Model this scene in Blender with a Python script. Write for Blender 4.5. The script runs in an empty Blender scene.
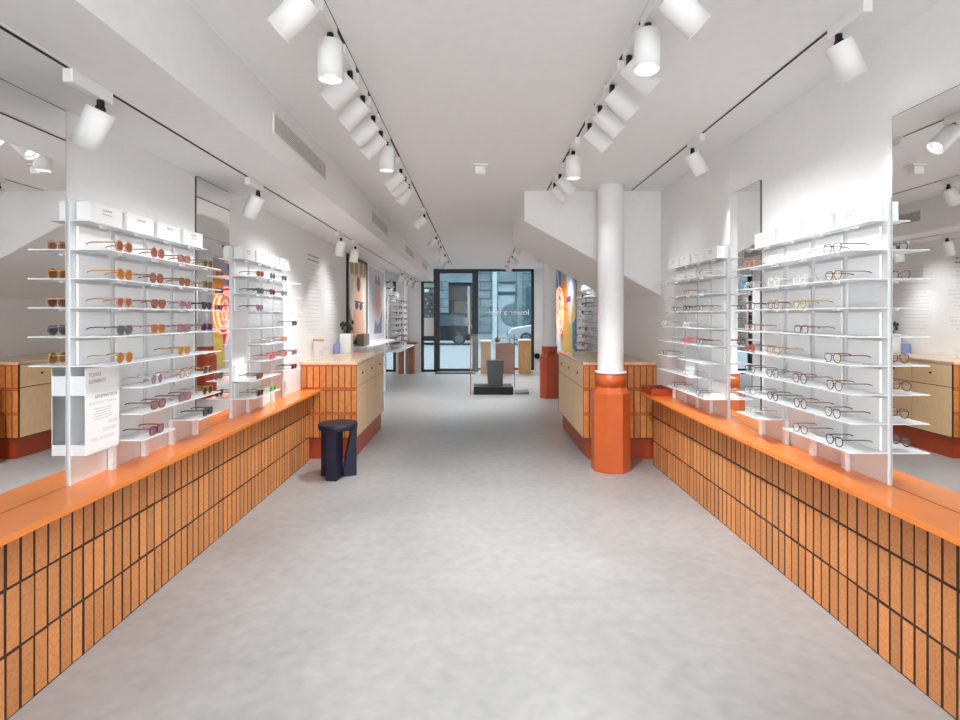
import bpy, bmesh, math, random
from mathutils import Vector, Matrix
random.seed(7)
sc = bpy.context.scene
COL = sc.collection
PI = math.pi
ZC, ZS = 2.588, 2.262          # main ceiling, low soffit ceiling
XL, XR = -1.724, 1.749         # long walls
YF, YB = 13.5, -3.2            # street wall, back wall
BT = 0.688                     # bench top

# ------------------------------------------------------------------ materials
def mat(name, col, rough=0.5, metal=0.0, emit=None, es=0.0, alpha=1.0, coat=0.0, spec=None, trans=0.0):
    m = bpy.data.materials.new(name); m.use_nodes = True
    b = m.node_tree.nodes['Principled BSDF']
    b.inputs['Base Color'].default_value = (*col, 1)
    b.inputs['Roughness'].default_value = rough
    b.inputs['Metallic'].default_value = metal
    b.inputs['Alpha'].default_value = alpha
    b.inputs['Coat Weight'].default_value = coat
    b.inputs['Transmission Weight'].default_value = trans
    if spec is not None: b.inputs['Specular IOR Level'].default_value = spec
    if emit:
        b.inputs['Emission Color'].default_value = (*emit, 1)
        b.inputs['Emission Strength'].default_value = es
    return m

def nmat(name, c1, c2, scale=5, stretch=(1, 1, 1), rough=0.5, detail=4, bump=0.0, lo=0.35, hi=0.65, coat=0.0, rvar=0.0, island=0.0):
    """two-tone noise material in object coordinates"""
    m = mat(name, c1, rough, coat=coat); nt = m.node_tree; N = nt.nodes; L = nt.links
    b = N['Principled BSDF']
    tc = N.new('ShaderNodeTexCoord'); mp = N.new('ShaderNodeMapping'); mp.inputs['Scale'].default_value = stretch
    nz = N.new('ShaderNodeTexNoise'); nz.inputs['Scale'].default_value = scale; nz.inputs['Detail'].default_value = detail
    cr = N.new('ShaderNodeValToRGB'); cr.color_ramp.elements[0].position = lo; cr.color_ramp.elements[1].position = hi
    cr.color_ramp.elements[0].color = (*c1, 1); cr.color_ramp.elements[1].color = (*c2, 1)
    L.new(tc.outputs['Object'], mp.inputs[0]); L.new(mp.outputs[0], nz.inputs['Vector']); L.new(nz.outputs['Fac'], cr.inputs[0])
    out = cr.outputs[0]
    if island:
        g = N.new('ShaderNodeNewGeometry'); hs = N.new('ShaderNodeHueSaturation')
        mr = N.new('ShaderNodeMapRange'); mr.inputs['To Min'].default_value = 1 - island; mr.inputs['To Max'].default_value = 1 + island
        L.new(g.outputs['Random Per Island'], mr.inputs[0]); L.new(mr.outputs[0], hs.inputs['Value']); L.new(out, hs.inputs['Color'])
        out = hs.outputs[0]
    L.new(out, b.inputs['Base Color'])
    if bump:
        bp = N.new('ShaderNodeBump'); bp.inputs['Strength'].default_value = bump; bp.inputs['Distance'].default_value = 0.002
        L.new(nz.outputs['Fac'], bp.inputs['Height']); L.new(bp.outputs[0], b.inputs['Normal'])
    if rvar:
        mr = N.new('ShaderNodeMapRange'); mr.inputs['To Min'].default_value = rough - rvar; mr.inputs['To Max'].default_value = rough + rvar
        L.new(nz.outputs['Fac'], mr.inputs[0]); L.new(mr.outputs[0], b.inputs['Roughness'])
    return m

M = {}
M['wall'] = nmat('wall_paint', (.80, .795, .79), (.82, .815, .81), 30, rough=.65, bump=.05)
M['ceil'] = nmat('ceiling_paint', (.78, .775, .77), (.80, .795, .79), 20, rough=.75, bump=.03)
M['stair'] = nmat('stair_paint', (.80, .79, .78), (.82, .81, .80), 25, rough=.7, bump=.08)
M['floor'] = None
M['brick'] = nmat('terracotta_brick', (.56, .205, .058), (.69, .30, .105), 90, rough=.55, detail=6, bump=.5, lo=.3, hi=.7, island=.16)
M['joint'] = nmat('dark_joint', (.030, .010, .006), (.05, .016, .009), 40, rough=.7)
M['glazed'] = nmat('glazed_tile', (.58, .19, .045), (.70, .27, .075), 25, rough=.32, detail=5, lo=.3, hi=.7, island=.14, coat=.2)
M['otop'] = nmat('orange_lacquer', (.80, .225, .035), (.84, .245, .042), 8, rough=.16, lo=.3, hi=.7)
M['opaint'] = nmat('orange_red_paint', (.55, .105, .022), (.60, .12, .026), 6, rough=.4)
M['rpaint'] = nmat('brick_red_paint', (.40, .055, .015), (.45, .065, .018), 6, rough=.4)
M['ash'] = nmat('ash_veneer', (.84, .56, .29), (.92, .69, .42), 14, (9, 9, .8), rough=.42, detail=6, lo=.3, hi=.75)
M['ashedge'] = nmat('ash_edge', (.46, .26, .11), (.54, .33, .15), 14, (1, 1, .1), rough=.5)
M['ctop'] = nmat('pale_wood_top', (.70, .49, .32), (.80, .61, .44), 10, (5, .7, 1), rough=.22, detail=5)
M['walnut'] = nmat('walnut', (.20, .065, .025), (.33, .12, .05), 10, (6, 6, .7), rough=.4)
M['oak'] = nmat('oak_plinth', (.40, .22, .08), (.52, .32, .13), 10, (6, 6, .7), rough=.45)
M['navy'] = nmat('navy_lacquer', (.004, .006, .024), (.006, .008, .03), 6, rough=.5)
M['white'] = mat('white_metal', (.80, .79, .775), .45)
M['acryl'] = mat('milky_acrylic', (.80, .81, .82), .12)
M['panel'] = mat('satin_white_panel', (.76, .77, .78), .16)
M['card'] = mat('white_card', (.86, .86, .85), .55)
M['black'] = mat('black_metal', (.010, .010, .011), .45, spec=.25)
M['frame'] = mat('black_window_frame', (.012, .016, .02), .4)
M['mirror'] = mat('mirror_glass', (.93, .94, .94), 0.0, 1.0)
M['medge'] = mat('mirror_edge', (.06, .065, .065), .3)
M['grey'] = mat('soft_grey', (.16, .16, .16), .5)
M['print'] = mat('grey_print', (.30, .30, .31), .6)
M['lprint'] = mat('light_grey_print', (.60, .60, .61), .6)
M['lamp'] = mat('spot_lens', (1, 1, 1), .3, emit=(1, .97, .92), es=6)
M['reflector'] = mat('spot_reflector', (.9, .9, .9), .15, 1.0)
M['glass'] = mat('clear_glass', (.55, .6, .6), 0.0, alpha=.05, spec=.6)
M['wglass'] = mat('shop_window_glass', (.25, .5, .62), 0.0, alpha=.06, spec=.5)
M['cork'] = nmat('cork', (.45, .24, .11), (.60, .36, .19), 60, rough=.8)
M['blue'] = mat('lavender_blue_card', (.30, .36, .68), .5)
M['leaf'] = nmat('dark_leaf', (.012, .022, .014), (.03, .05, .03), 20, rough=.5)
M['taupe'] = mat('taupe_fabric', (.22, .19, .165), .8)
M['neon'] = mat('neon_tube', (1, .4, .3), .4, emit=(1, .20, .13), es=1.5)
M['asphalt'] = nmat('street_paving', (.065, .09, .108), (.085, .115, .13), 3, rough=.6)
M['stone'] = nmat('facade_stone', (.034, .064, .08), (.065, .105, .125), 1.5, rough=.8, detail=6)
M['stonejoint'] = mat('facade_joint', (.015, .022, .028), .9)
M['fdark'] = mat('dark_doorway', (.008, .008, .009), .6)
M['fwood'] = nmat('shutter_wood', (.03, .018, .01), (.05, .03, .018), 4, (6, 1, .6), rough=.6)
M['bglass'] = mat('facade_glass', (.02, .05, .07), .1)
M['pale'] = mat('pale_blue_panel', (.17, .24, .28), .5)
M['green'] = mat('green_sign', (.28, .78, .68), .4)
M['carblack'] = mat('black_car_paint', (.008, .007, .010), .35, spec=.15)
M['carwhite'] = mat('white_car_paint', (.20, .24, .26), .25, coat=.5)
M['carglass'] = mat('car_glass', (.03, .05, .06), .08)
M['tyre'] = mat('tyre_rubber', (.012, .012, .013), .8)
M['rim'] = mat('alloy_rim', (.10, .13, .15), .35, .5)

def make_floor():
    m = mat('polished_concrete', (.5, .5, .5), .3); nt = m.node_tree; N = nt.nodes; L = nt.links; b = N['Principled BSDF']
    tc = N.new('ShaderNodeTexCoord')
    n1 = N.new('ShaderNodeTexNoise'); n1.inputs['Scale'].default_value = .9; n1.inputs['Detail'].default_value = 8; n1.inputs['Roughness'].default_value = .62; n1.inputs['Distortion'].default_value = .6
    n2 = N.new('ShaderNodeTexNoise'); n2.inputs['Scale'].default_value = 14; n2.inputs['Detail'].default_value = 5
    cr = N.new('ShaderNodeValToRGB'); cr.color_ramp.elements[0].position = .32; cr.color_ramp.elements[1].position = .68
    cr.color_ramp.elements[0].color = (.325, .322, .315, 1); cr.color_ramp.elements[1].color = (.405, .402, .395, 1)
    mx = N.new('ShaderNodeMixRGB'); mx.blend_type = 'OVERLAY'; mx.inputs[0].default_value = .22
    L.new(tc.outputs['Object'], n1.inputs['Vector']); L.new(tc.outputs['Object'], n2.inputs['Vector'])
    L.new(n1.outputs['Fac'], cr.inputs[0]); L.new(cr.outputs[0], mx.inputs[1]); L.new(n2.outputs['Fac'], mx.inputs[2])
    L.new(mx.outputs[0], b.inputs['Base Color'])
    mr = N.new('ShaderNodeMapRange'); mr.inputs['To Min'].default_value = .24; mr.inputs['To Max'].default_value = .46
    L.new(n1.outputs['Fac'], mr.inputs[0]); L.new(mr.outputs[0], b.inputs['Roughness'])
    return m
M['floor'] = make_floor()

# ------------------------------------------------------------------ mesh helpers
class MB:
    """collects shapes, each with a material slot, and links them as one mesh"""
    def __init__(s): s.bm = bmesh.new(); s.mats = []
    def mi(s, m):
        if m not in s.mats: s.mats.append(m)
        return s.mats.index(m)
    def _tag(s, faces, m, smooth=False):
        i = s.mi(m)
        for f in faces: f.material_index = i; f.smooth = smooth
    def box(s, x0, x1, y0, y1, z0, z1, m='white', bev=0.0, rot=None):
        if x0 > x1: x0, x1 = x1, x0
        if y0 > y1: y0, y1 = y1, y0
        if z0 > z1: z0, z1 = z1, z0
        n0 = len(s.bm.faces)
        r = bmesh.ops.create_cube(s.bm, size=1)
        vs = r['verts']
        c = Vector(((x0+x1)/2, (y0+y1)/2, (z0+z1)/2))
        for v in vs: v.co = Vector((v.co.x*(x1-x0), v.co.y*(y1-y0), v.co.z*(z1-z0)))
        if rot:
            for v in vs: v.co = rot @ v.co
        for v in vs: v.co += c
        fs = list({f for v in vs for f in v.link_faces})
        s._tag(fs, m)
        if bev > 0:
            es = list({e for v in vs for e in v.link_edges})
            rr = bmesh.ops.bevel(s.bm, geom=es, offset=bev, segments=2, affect='EDGES', profile=.6)
            s._tag(rr['faces'], m)
        return s
    def prism(s, pts, axis, a0, a1, m='white', smooth=False):
        """pts: 2D outline; axis x: (y,z) outline, y: (x,z), z: (x,y)"""
        def P(p, a):
            return {'x': (a, p[0], p[1]), 'y': (p[0], a, p[1]), 'z': (p[0], p[1], a)}[axis]
        A = [s.bm.verts.new(P(p, a0)) for p in pts]; B = [s.bm.verts.new(P(p, a1)) for p in pts]
        n = len(pts); fs = []
        for i in range(n): fs.append(s.bm.faces.new((A[i], A[(i+1) % n], B[(i+1) % n], B[i])))
        s._tag(fs, m, smooth)
        caps = [s.bm.faces.new(A[::-1]), s.bm.faces.new(B)]
        s._tag(caps, m)
        bmesh.ops.recalc_face_normals(s.bm, faces=fs+caps)
        return s
    def lathe(s, prof, c, m='white', seg=32, smooth=True, caps=True, rotz=0):
        """prof: list (r,z)"""
        rings = []
        for r, z in prof:
            rings.append([s.bm.verts.new((c[0]+r*math.cos(2*PI*k/seg+rotz), c[1]+r*math.sin(2*PI*k/seg+rotz), c[2]+z)) for k in range(seg)])
        fs = []
        for a, b in zip(rings, rings[1:]):
            for k in range(seg):
                fs.append(s.bm.faces.new((a[k], a[(k+1) % seg], b[(k+1) % seg], b[k])))
        s._tag(fs, m, smooth)
        if caps:
            cf = [s.bm.faces.new(rings[0][::-1]), s.bm.faces.new(rings[-1])]; s._tag(cf, m)
        return s
    def cyl(s, p0, p1, r, m='white', seg=20, r1=None, caps=True):
        p0, p1 = Vector(p0), Vector(p1); d = (p1-p0).normalized()
        u = d.orthogonal().normalized(); w = d.cross(u); r1 = r if r1 is None else r1
        A = [s.bm.verts.new(p0+(u*math.cos(2*PI*k/seg)+w*math.sin(2*PI*k/seg))*r) for k in range(seg)]
        B = [s.bm.verts.new(p1+(u*math.cos(2*PI*k/seg)+w*math.sin(2*PI*k/seg))*r1) for k in range(seg)]
        fs = [s.bm.faces.new((A[k], A[(k+1) % seg], B[(k+1) % seg], B[k])) for k in range(seg)]
        s._tag(fs, m, True)
        if caps: s._tag([s.bm.faces.new(A[::-1]), s.bm.faces.new(B)], m)
        return s
    def tube(s, pts, r, m='white', seg=6, closed=False, flat=1.0, up=None):
        """sweep; flat scales the section along 'up'"""
        pts = [Vector(p) for p in pts]; n = len(pts); rings = []
        for i, p in enumerate(pts):
            a = pts[(i-1) % n] if (closed or i > 0) else p
            b = pts[(i+1) % n] if (closed or i < n-1) else p
            t = (b-a).normalized()
            U = Vector(up) if up else Vector((0, 0, 1))
            if abs(t.dot(U)) > .98: U = Vector((0, 1, 0))
            w = t.cross(U).normalized(); u = w.cross(t).normalized()
            rings.append([s.bm.verts.new(p+u*math.cos(2*PI*k/seg)*r*flat+w*math.sin(2*PI*k/seg)*r) for k in range(seg)])
        fs = []
        rng = range(n) if closed else range(n-1)
        for i in rng:
            a, b = rings[i], rings[(i+1) % n]
            for k in range(seg): fs.append(s.bm.faces.new((a[k], a[(k+1) % seg], b[(k+1) % seg], b[k])))
        if not closed: fs += [s.bm.faces.new(rings[0][::-1]), s.bm.faces.new(rings[-1])]
        s._tag(fs, m, True)
        return s
    def sphere(s, c, r, m='white', seg=16, scale=(1, 1, 1)):
        rr = bmesh.ops.create_uvsphere(s.bm, u_segments=seg, v_segments=seg//2+2, radius=r)
        for v in rr['verts']: v.co = Vector((v.co.x*scale[0]+c[0], v.co.y*scale[1]+c[1], v.co.z*scale[2]+c[2]))
        s._tag(list({f for v in rr['verts'] for f in v.link_faces}), m, True)
        return s
    def build(s, name, parent=None, loc=(0, 0, 0)):
        me = bpy.data.meshes.new(name); s.bm.normal_update(); s.bm.to_mesh(me); s.bm.free()
        for m in s.mats: me.materials.append(M[m] if isinstance(m, str) else m)
        o = bpy.data.objects.new(name, me); COL.objects.link(o); o.location = loc
        if parent: o.parent = parent
        return o

def tag(o, label=None, cat=None, group=None, kind=None):
    if label: o['label'] = label
    if cat: o['category'] = cat
    if group: o['group'] = group
    if kind: o['kind'] = kind
    return o
def thing(name, label, cat, loc=(0, 0, 0), group=None):
    o = bpy.data.objects.new(name, None); COL.objects.link(o); o.location = loc; o.empty_display_size = .05
    return tag(o, label, cat, group)
def struct(name, mb, label=None, parent=None):
    o = mb.build(name, parent)
    if parent is None: tag(o, label, None, None, 'structure')
    return o
def copy_tree(o, parent=None):
    c = o.copy(); COL.objects.link(c)
    if parent: c.parent = parent
    for ch in [k for k in bpy.data.objects if k.parent == o]:
        copy_tree(ch, c)
    return c

# ------------------------------------------------------------------ room shell
struct('floor', MB().box(XL-.2, XR+.2, YB, YF+.1, -.1, 0, 'floor'), 'smooth grey polished concrete floor')
struct('ceiling', MB().box(XL-.2, XR+.2, -.7, YF+.1, ZC, ZC+.1, 'ceil').box(XL-.2, -1.2, YB, -.7, ZC, ZC+.1, 'ceil').box(1.3, XR+.2, YB, -.7, ZC, ZC+.1, 'ceil'), 'flat white main ceiling')  # left open behind the camera for the added rooflight
struct('trim_1', MB().box(XL, -1.095, YB, YF, ZS, ZC, 'ceil'), 'white boxed soffit running along the ceiling above one wall')
struct('wall_left', MB().box(XL-.1, XL, YB, YF+.1, 0, ZC, 'wall'), 'white wall carrying the sunglasses displays')
struct('wall_right', MB().box(XR, XR+.1, YB, YF+.1, 0, ZC, 'wall'), 'white wall carrying the clear eyeglasses displays')
# street wall around the shop window
WX0, WX1, WZ = -1.40, 1.43, 2.575
fw = MB()
fw.box(XL, WX0, YF, YF+.12, 0, ZC, 'wall').box(WX1, XR, YF, YF+.12, 0, ZC, 'wall').box(WX0, WX1, YF, YF+.12, WZ, ZC, 'wall').box(.06, WX1, YF, YF+.12, 0, .05, 'wall')
struct('wall_front', fw, 'white wall around the street window')
# back wall behind the camera with a wide unseen window, added to let daylight in
bw = MB()
bw.box(XL, -1.3, YB-.1, YB, 0, ZC, 'wall').box(1.3, XR, YB-.1, YB, 0, ZC, 'wall').box(-1.3, 1.3, YB-.1, YB, 2.4, ZC, 'wall').box(-1.3, 1.3, YB-.1, YB, 0, .3, 'wall')
struct('wall_back', bw, 'white wall behind the viewer')
wb = MB()
for x in (-1.3, -.45, .4, 1.25): wb.box(x, x+.05, YB-.08, YB-.02, .3, 2.4, 'frame')
wb.box(-1.3, 1.3, YB-.08, YB-.02, .3, .35, 'frame').box(-1.3, 1.3, YB-.08, YB-.02, 2.35, 2.4, 'frame')
struct('added_back_window', wb, 'black framed window added behind the viewer to let daylight in')
sk = MB()  # unseen rooflight, added so sky light falls into the room
for y in (-2.4, -1.6): sk.box(-1.2, 1.3, y-.03, y+.03, ZC+.02, ZC+.09, 'white')
struct('added_rooflight', sk, 'white barred rooflight behind the viewer')
# staircase underside boxed in white
struct('trim_2', MB().prism([(.451, ZC), (.451, 2.30), (XR, 1.59), (XR, ZC)], 'y', 5.13, 6.87, 'stair'), 'white boxed underside of a staircase beside the column')
# ------------------------------------------------------------------ shop window and door
w1 = MB()
FY0, FY1 = YF+.02, YF+.09
w1.box(WX0, WX0+.07, FY0, FY1, 0, ZS, 'frame').box(WX0, -1.075, FY0, FY1, ZS-.03, ZS+.05, 'frame')
w1.box(-1.075, -.965, FY0-.03, FY1, 0, WZ, 'frame')
w1.box(-1.075, WX1, FY0, FY1, WZ-.06, WZ, 'frame').box(-.08, .03, FY0-.02, FY1, 0, WZ, 'frame').box(WX1-.07, WX1, FY0, FY1, .05, WZ, 'frame')
w1.box(.03, WX1, FY0, FY1, .05, .10, 'frame').box(WX0, -1.075, FY0, FY1, 0, .06, 'frame').box(WX0, -1.075, FY0, FY1, 2.08, 2.11, 'frame').box(WX0, -1.075, FY0, FY1, .78, .88, 'frame').box(WX0, -1.075, FY0, FY1, .70, .73, 'frame')
win = struct('window_1', w1, 'black framed full-height shop window onto the street')
struct('window_pane', MB().box(.03, WX1-.07, FY0+.03, FY0+.036, .10, WZ-.06, 'wglass'), parent=win)
struct('window_pane', MB().box(WX0+.07, -1.075, FY0+.03, FY0+.036, .06, ZS-.03, 'wglass'), parent=win)
d1 = MB()
d1.box(-.965, -.93, FY0, FY0+.05, .02, 2.50, 'frame').box(-.115, -.08, FY0, FY0+.05, .02, 2.50, 'frame').box(-.965, -.08, FY0, FY0+.05, .02, .08, 'frame').box(-.965, -.08, FY0, FY0+.05, 2.47, 2.515, 'frame')
door = struct('door_1', d1, 'glass street door in a black frame')
struct('door_pane', MB().box(-.93, -.115, FY0+.02, FY0+.026, .08, 2.47, 'wglass'), parent=door)
dh = MB().cyl((-.20, FY0-.06, .95), (-.20, FY0-.06, 2.14), .028, 'white')
for z in (1.1, 1.95): dh.cyl((-.20, FY0-.06, z), (-.20, FY0+.02, z), .012, 'white', 10)
tag(struct('door_handle', dh, parent=door), 'long white vertical pull bar')
tag(MB().box(-1.02, -.04, 13.02, 13.49, 0, .018, 'black', .004).build('doormat'), 'black rectangular mat on the floor inside the glass door', 'doormat')

# lettering on the window glass (reads backwards from inside)
def text(body, size, m, loc, rot, name, parent=None, ext=.0008, align='CENTER', mirror=False):
    cu = bpy.data.curves.new(name, 'FONT'); cu.body = body; cu.size = size; cu.extrude = ext; cu.align_x = align; cu.align_y = 'CENTER'
    o = bpy.data.objects.new(name, cu); COL.objects.link(o); o.location = loc; o.rotation_euler = rot
    cu.materials.append(M[m])
    bpy.context.view_layer.update()
    me = bpy.data.meshes.new_from_object(o.evaluated_get(bpy.context.evaluated_depsgraph_get()))
    n = bpy.data.objects.new(name, me); COL.objects.link(n); n.location = loc; n.rotation_euler = rot
    bpy.data.objects.remove(o)
    if parent: n.parent = parent
    return n
lt = text('lower a fete', .21, 'card', (.80, FY0+.022, 1.49), (PI/2, 0, PI), 'window_lettering', win)
lt['label'] = 'white lettering on the glass seen from behind'
# green sign and printed sheets in the narrow pane
sg = thing('window_sign', 'green sign with pale lettering at the top of the narrow side pane', 'sign', (-1.2, FY0+.01, 2.1))
s1 = MB().box(-.13, .125, 0, .008, 0, .12, 'green').build('sign_board', sg)
text('OUT', .12, 'card', (0, -.002, .062), (PI/2, 0, 0), 'sign_lettering', sg)
ps = thing('window_poster', 'printed picture sheet above a blank white sheet in the narrow pane', 'poster', (-1.2, FY0+.012, .9))
MB().box(-.125, .12, 0, .006, 0, .46, 'card').build('blank_sheet', ps)
pb = MB().box(-.125, .12, 0, .006, .47, 1.1, 'pale')
random.seed(3)
for k in range(26):
    x = random.uniform(-.11, .07); z = random.uniform(.49, 1.02); pb.box(x, x+random.uniform(.02, .05), -.002, 0, z, z+random.uniform(.02, .06), random.choice(['lprint', 'print', 'stone', 'neonprint' if False else 'taupe', 'card']))
pb.build('picture_sheet', ps)

# ------------------------------------------------------------------ street
hf = MB().box(-26, XL-.1, YF+.0, YF+.12, 0, 13, 'stone').box(XR+.1, 26, YF+.0, YF+.12, 0, 13, 'stone').box(XL-.1, XR+.1, YF, YF+.12, ZC+.1, 13, 'stone')
struct('wall_street', hf, 'street side of the building around the shop')
st = MB().box(-30, 30, YF+.12, 60, -.12, -.02, 'asphalt'); struct('street', st, 'pale paved street beyond the window')
fc = MB()
FB = 33.0
holes = [(-1.75, -.15, 3.45), (1.30, 2.35, 3.5)]
fc.box(-24, -1.75, FB, FB+.6, 0, 14, 'stone').box(-.15, 1.30, FB, FB+.6, 0, 14, 'stone').box(2.35, 24, FB, FB+.6, 0, 14, 'stone')
fc.box(-1.75, -.15, FB, FB+.6, 3.45, 14, 'stone').box(1.30, 2.35, FB, FB+.6, 3.5, 14, 'stone')
fz = 0.35
while fz < 12:
    for a, b in ((-20, -1.78), (-.12, 1.25), (2.5, 20)): fc.box(a, b, FB-.01, FB+.02, fz, fz+.05, 'stonejoint')
    fz += .52
k = 0
fz = 0.35
while fz < 12:
    x = -19.6+(k % 2)*.6
    while x < 19:
        if not (-1.9 < x < 0 or 1.2 < x < 2.6): fc.box(x, x+.04, FB-.01, FB+.02, fz, fz+.52, 'stonejoint')
        x += 1.2
    k += 1; fz += .52
fc.box(2.45, 2.75, FB-.15, FB, 0, 9, 'stone').box(.95, 1.22, FB-.12, FB, 0, 9, 'pale').box(-3.2, -2.95, FB-.15, FB, 0, 9, 'pale')
bld = tag(fc.build('street_building'), 'grey stone building across the street', 'building')
dr = MB().box(-1.75, -.15, FB+.25, FB+.35, 0, 3.45, 'fdark').box(-1.45, -.45, FB+.15, FB+.25, 0, 2.3, 'fwood')
for k in range(8): dr.box(-1.45+k*.125, -1.43+k*.125, FB+.13, FB+.15, 0, 2.3, 'fdark')
dr.box(-1.75, -.15, FB+.1, FB+.25, 2.35, 2.5, 'fdark').build('doorway', bld)
wn = MB().box(1.30, 2.35, FB+.2, FB+.3, 0, 3.5, 'pale').box(1.3, 2.35, FB+.12, FB+.2, 2.75, 2.9, 'bglass')
wn.prism([(2.3, .75), (2.3, 2.2)]+[(2.3-.85*math.sin(t*PI/10), 1.47+.72*math.cos(t*PI/10)) for t in range(1, 10)], 'y', FB+.17, FB+.2, 'stone')
wn.build('shop_window', bld)
for x0, x1 in ((3.0, 4.0), (4.3, 5.6)):
    b = MB().box(x0, x1, FB-.03, FB+.0, .6, 3.2, 'bglass').box(x0+.45, x0+.52, FB-.05, FB-.03, .6, 3.2, 'pale'); b.build('shop_window', bld)
MB().box(-5.6, -3.4, FB-.03, FB, .4, 2.9, 'bglass').build('shop_window', bld)

def car(name, label, x0, direction, paint, y=27.2, hatch=False):
    """side-on car; x0 = x of the end nearest the door, body runs away in -direction"""
    r = thing(name, label, 'car', (x0, y, -.02))
    d = -direction
    def X(a): return a*d
    low = [(.02, .35), (.0, .62), (.10, .80), (.35 if hatch else .95, .98), (3.2, 1.02), (4.2, .95), (4.3, .6), (4.25, .3), (3.8, .22), (.4, .22)]
    b = MB().prism([(X(a), z) for a, z in low], 'y', -.85, .85, paint)
    bo = b.build('body', r)
    bv = bo.modifiers.new('bev', 'BEVEL'); bv.width = .07; bv.segments = 3; bv.limit_method = 'ANGLE'
    cab = [(.75, .96), (1.35, 1.42), (1.75, 1.50), (3.2, 1.50), (3.75, 1.30), (4.15, .98)]
    if hatch: cab = [(.22, .96), (.50, 1.38), (.85, 1.50), (3.0, 1.50), (3.7, 1.30), (4.1, .98)]
    c = MB().prism([(X(a), z) for a, z in cab], 'y', -.70, .70, 'carglass').build('window', r)
    rf = MB().prism([(X(a), z) for a, z in [(.42, 1.36), (.8, 1.51), (3.05, 1.51), (3.6, 1.34), (3.6, 1.38), (3.05, 1.58), (.8, 1.58), (.38, 1.42)]] if hatch else [(X(a), z) for a, z in [(1.28, 1.41), (1.7, 1.51), (3.25, 1.51), (3.7, 1.34), (3.7, 1.38), (3.25, 1.56), (1.7, 1.56), (1.25, 1.44)]], 'y', -.73, .73, paint).build('roof', r)
    pl = MB()
    for a in (2.2, 3.3): pl.box(X(a)-.04, X(a)+.04, -.715, .715, .98, 1.5, paint)
    pl.build('door_pillar', r)
    for a in (.85, 3.45):
        for yy in (-.80, .80):
            w = MB().cyl((X(a), yy-.09, .31), (X(a), yy+.09, .31), .31, 'tyre', 28)
            wo = w.build('wheel', r)
            rm = MB().cyl((X(a), yy-.10, .31), (X(a), yy+.10, .31), .20, 'rim', 24)
            for q in range(5):
                an = q*2*PI/5
                rm.box(X(a)+math.cos(an)*.11-.03, X(a)+math.cos(an)*.11+.03, yy-.11, yy+.11, .31+math.sin(an)*.11-.03, .31+math.sin(an)*.11+.03, 'tyre')
            rm.build('hubcap', wo)
    return r
car('parked_car', 'black car parked across the street outside the glass door', -.02, 1, 'carblack', hatch=True)
car('parked_car', 'white car parked across the street beyond the window lettering', 1.55, -1, 'carwhite')

# ------------------------------------------------------------------ brick benches
def brick_wall(mb, x, s, y0, y1, rows, pitch=.0615, jw=.0118, m='brick', irr=.0007):
    """bricks standing on end against plane x, proud toward -s... s=+1 faces +x"""
    for (z0, z1) in rows:
        y = y0; 
        while y < y1-.01:
            yy = min(y+pitch-jw, y1)
            j = random.uniform(0, irr); w = random.uniform(-.0022, .0022)
            a = x-s*.02; b = x+s*(.0-j)
            mb.box(a, b, y+w, yy+random.uniform(-.0022, .0022), z0+random.uniform(0, .003), z1-random.uniform(0, .003), m)
            y += pitch

def bench(side, label, y1):
    s = 1 if side < 0 else -1            # direction towards the aisle
    wall = XL if side < 0 else XR
    bx = -1.626 if side < 0 else 1.657
    tx = -1.516 if side < 0 else 1.538
    t = thing('brick_bench', label, 'bench', ((wall+bx)/2, 3, 0), 'brick benches')
    t.location = (0, 0, 0)
    c = MB().box(wall+s*.002, bx-s*.0016, .7, y1, 0, BT-.024, 'joint').build('core', t)
    b = MB(); brick_wall(b, bx, s, .7, y1, [(.004, .222), (.231, .449), (.458, .662)])
    b.build('brick_front', t)
    MB().box(wall+s*.002, tx, .7, y1+.02, BT-.024, BT, 'otop', .003).build('bench_top', t)
    return t
bench(-1, 'long orange-topped brick bench under the sunglasses displays, navy stool at its end', 5.235)
bench(1, 'long orange-topped brick bench under the eyeglasses displays, red tray at its end', 5.08)

# ------------------------------------------------------------------ cabinet counters
def counter(side, label, near, far, fx, plx):
    s = 1 if side < 0 else -1
    wall = XL if side < 0 else XR
    t = thing('cabinet_counter', label, 'counter', (0, 0, 0), 'brick and ash counters')
    h = .951
    MB().box(wall+s*.004, fx-s*.022, near+.022, far-.022, .20, h-.026, 'joint').build('carcass', t)
    MB().box(wall+s*.004, plx, near+.03, far-.03, 0, .20, 'rpaint').build('plinth', t)
    MB().box(wall+s*.004, fx+s*.006, near-.004, far+.004, h-.026, h, 'ctop', .003).build('countertop', t)
    # tiled ends
    for (ya, yb, d) in ((near, near+.022, -1), (far-.022, far, 1)):
        b = MB()
        b.box(wall+s*.004, fx, min(ya, yb)+.003*(d < 0), max(ya, yb)-.003*(d > 0), .205, h-.028, 'joint')
        x = min(wall+s*.004, fx)+.002; xe = max(wall+s*.004, fx)
        yf = ya if d < 0 else yb
        while x < xe-.01:
            for (z0, z1) in ((.212, .433), (.458, .672), (.700, .916)):
                j = random.uniform(0, .001)
                b.box(x, min(x+.053, xe), yf-d*.012, yf+d*(0-j), z0, z1, 'glazed', .0012)
            x += .0617
        for z in (.445, .686, h-.034): b.box(wall+s*.004, fx, yf-d*.012, yf+d*.002, z-.010, z+.010, 'opaint', .001)
        b.build('tiled_end', t)
    # corner posts in orange
    n = 3; W = (far-near-.05)/n
    for k in range(n):
        y0 = near+.024+k*W
        d = MB().box(fx-s*.022, fx, y0+.004, y0+W-.004, .702, h-.030, 'ash', .0012).build('drawer', t)
        MB().cyl((fx+s*.000, y0+W/2, .82), (fx+s*.010, y0+W/2, .82), .010, 'black', 12).build('knob', d)
        d = MB()
        d.box(fx-s*.022, fx, y0+.004, y0+W-.004, .212, .694, 'ash', .0012)
        d.build('door', t)
    return t
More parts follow.
